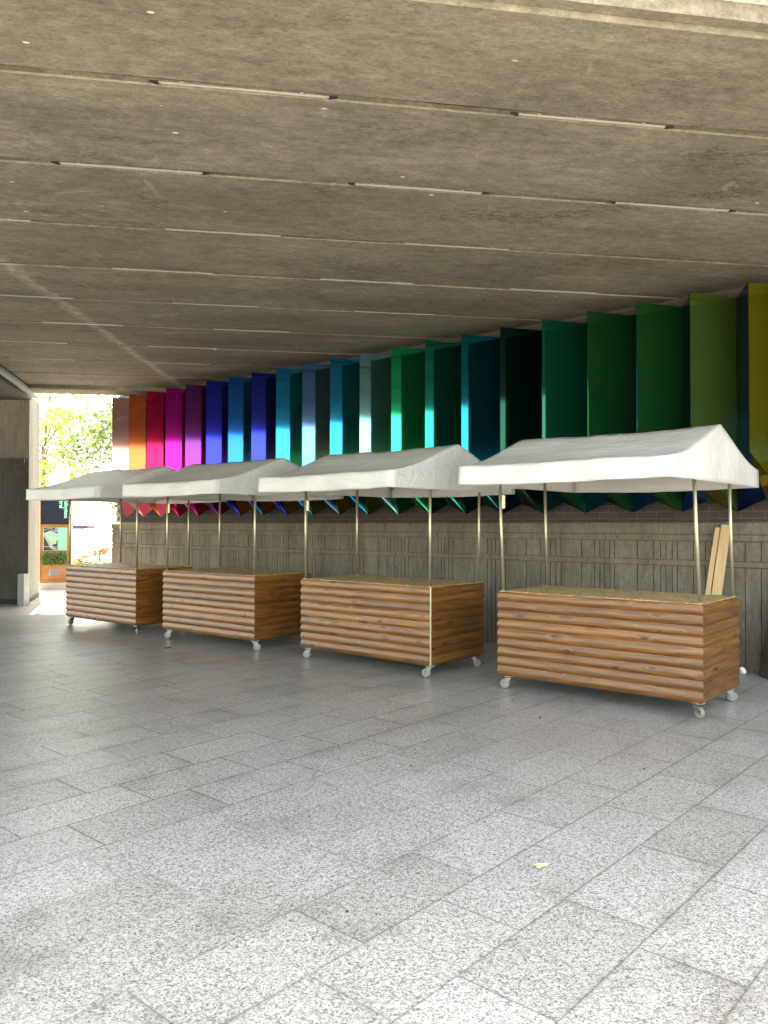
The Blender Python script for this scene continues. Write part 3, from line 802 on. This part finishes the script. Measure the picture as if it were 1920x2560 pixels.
m = MB(); m.plate([(x, -.0825, z) for x, z in [(-.01, 1.36), (.05, 1.32), (.05, 1.42), (-.01, 1.42)]][::-1], .001); m.build('map_water', plain('map_blue', (.08, .19, .42), .5), mapb)
m = MB(); m.box(-.275, .275, -.085, -.061, .235, .575, bev=.003); pl = m.build('lower_panel', OR, tt)
m = MB()
for sx in (-.25, .25):
    for z in (.50, .38, .27): m.tube((sx, -.0855, z), (sx, -.089, z), .008, n=8)
m.build('stud', M['zinc'], pl)
BLU = plain('blue_print', (.06, .25, .50), .5)
m = MB(); m.plate([(x, -.088, z) for x, z in [(-.15, .33), (-.09, .32), (-.08, .37), (-.1, .40), (-.085, .44), (-.11, .475), (-.135, .44), (-.12, .40), (-.13, .36)]][::-1], .002); m.build('emblem', BLU, pl)
rr = random.Random(4); m = MB()
for z0 in (.425, .362):
    x = -.06
    while x < .10 + (.03 if z0 > .4 else 0):
        w = rr.uniform(.010, .02); h = rr.choice((.03, .04)); m.plate([(x, -.088, z0), (x + .012, -.088, z0 + h), (x + w + .012, -.088, z0 + h), (x + w, -.088, z0)], .002); x += w + .009
m.build('emblem', BLU, pl)
def leaf_mesh(m, c, r, n, size, rnd_, flat=1.0, shell=.0):
    for _ in range(n):
        while True:
            p = Vector((rnd_.uniform(-1, 1), rnd_.uniform(-1, 1), rnd_.uniform(-1, 1)))
            if shell < p.length < 1: break
        p = Vector((p.x * r[0], p.y * r[1], p.z * r[2])) + Vector(c)
        a = Vector((rnd_.gauss(0, 1), rnd_.gauss(0, 1), rnd_.gauss(0, .7))).normalized(); b = a.orthogonal().normalized()
        b = (Matrix.Rotation(rnd_.uniform(0, 6.3), 3, a) @ b); s = size * rnd_.uniform(.6, 1.3)
        m.quad(p - a * s, p + b * s * .45, p + a * s, p - b * s * .45)
def leafmat(name, lo, hi, trans=.4):
    k = NT(name, .5, 0, .4); gm = k.node('ShaderNodeNewGeometry')
    c = k.ramp(gm.outputs['Random Per Island'], (0, lo), (1, hi)); k.set('Base Color', c)
    tr = k.node('ShaderNodeBsdfTranslucent'); k.l.new(c, tr.inputs['Color']); ms = k.node('ShaderNodeMixShader'); ms.inputs[0].default_value = trans
    k.l.new(k.b.outputs[0], ms.inputs[1]); k.l.new(tr.outputs[0], ms.inputs[2]); k.l.new(ms.outputs[0], k.out.inputs[0]); return k.m
HEDGE = leafmat('hedge_leaves', (.03, .075, .018), (.12, .20, .06), .2)
m = MB(); rr = random.Random(9)
for _ in range(900):
    p = Vector((rr.uniform(-.28, .29), rr.uniform(-.15, -.07), rr.uniform(.575, .86)))
    a = Vector((rr.gauss(0, 1), rr.gauss(-.4, .7), rr.gauss(0, 1))).normalized(); b = a.orthogonal().normalized(); s = rr.uniform(.014, .026)
    m.quad(p - a * s, p + b * s * .6, p + a * s, p - b * s * .6)
m.build('planting', HEDGE, tt, recalc=False)

# ------------------------------------------------------------------ beyond the opening: trees, flower bed, banner
BARK = plain('bark', (.12, .09, .065), .9, vary=.3, bump=.5)
def tree(x, y, h, cr, lo, hi, lab, seed, n=26, per=105, size=.125, group=None):
    r_ = random.Random(seed)
    t = thing('tree', lab, 'tree', (x, y, 0), 0, group)
    m = MB(); top = h * .55
    m.tube((0, 0, 0), (r_.uniform(-.1, .1), 0, top), .13, .06, n=10)
    cl = []
    for i in range(n):
        a = r_.uniform(0, 6.28); rad = cr * math.sqrt(r_.random()); z = h * r_.uniform(.28, 1.0)
        rad *= math.sin(math.pi * min(1, max(.12, (z / h - .18) / .84))) ** .6
        p = Vector((rad * math.cos(a), rad * math.sin(a), z)); cl.append(p)
        s0 = Vector((0, 0, min(top, z * .75))); m.tube(s0, p, .022, .006, n=5)
    m.build('trunk', BARK, t)
    m = MB()
    for p in cl: leaf_mesh(m, p, (r_.uniform(.45, .8), r_.uniform(.45, .8), r_.uniform(.3, .55)), per, size, r_)
    m.build('crown', leafmat('leaves_%d' % seed, lo, hi, .45), t, recalc=False)
YG = ((.15, .23, .035), (.40, .46, .12)); GR = ((.05, .095, .025), (.18, .24, .08))
GT = 'leafy trees beyond the far opening'
tree(-12.4, 29.0, 8.0, 3.0, *YG, 'bright yellow-green tree filling the middle of the far opening', 1, n=34, group=GT)
tree(-8.2, 24.5, 7.2, 1.9, *GR, 'darker green tree just left of the pale pink fin', 2, n=24, per=120, size=.105, group=GT)
tree(-17.5, 33.0, 8.5, 3.2, *YG, 'yellow-green tree hidden mostly behind the pale pier', 3, group=GT)
tree(-6.2, 31.0, 8.0, 3.0, *YG, 'yellow-green tree behind the end of the brick wall', 4, group=GT)
fb = thing('flower_planter', 'low pale planter of orange-red flowers outside the opening', 'planter', (-7.25, 19.6, 0))
m = MB(); m.box(-1.2, 1.3, -.35, .35, 0, .42, bev=.02); m.build('trough', plain('pale_stone', (.60, .57, .52), .7), fb)
m = MB(); rr = random.Random(21)
for _ in range(14): leaf_mesh(m, (rr.uniform(-1.1, 1.2), rr.uniform(-.25, .25), .50), (.2, .2, .12), 60, .05, rr)
m.build('foliage', leafmat('planter_leaves', (.08, .15, .03), (.22, .32, .09), .35), fb, recalc=False)
m = MB()
for i in range(9): leaf_mesh(m, (-.42 + .11 * i + rr.uniform(-.05, .05), rr.uniform(-.2, .1), .58 + .05 * i * (1 if i < 6 else .75) + rr.uniform(-.04, .04)), (.13, .13, .09), 75, .035, rr)
m.build('blossom', leafmat('red_petals', (.62, .06, .02), (.80, .20, .06), .3), fb, recalc=False)
cn = thing('pointed_post', 'slender grey pointed post behind the orange-red flowers', 'post', (-8.05, 22.5, 0))
m = MB(); m.tube((0, 0, 0), (0, 0, .95), .075, .012, n=10); m.build('post_body', plain('grey_post', (.12, .12, .12), .6), cn)
bn = thing('banner', 'long purple and white banner strip in the glare beyond the stalls', 'banner', (-9.1, 25.5, 1.0))
m = MB(); m.box(-1.6, -.42, 0, .03, .36, .46); m.build('banner_cloth', plain('purple_cloth', (.045, .02, .09), .7), bn)
m = MB(); m.box(-.415, -.20, 0, .03, .37, .45); m.build('banner_end', plain('red_cloth', (.5, .06, .08), .7), bn)
m = MB(); m.box(-1.25, -.52, -.002, .028, .29, .358); m.build('banner_hem', plain('blue_cloth', (.22, .22, .5), .7), bn)
for x in (-1.5, -.3):
    m = MB(); m.tube((x, .045, -1.0), (x, .045, .46), .014, n=8); m.build('pole', M['zinc'], bn)
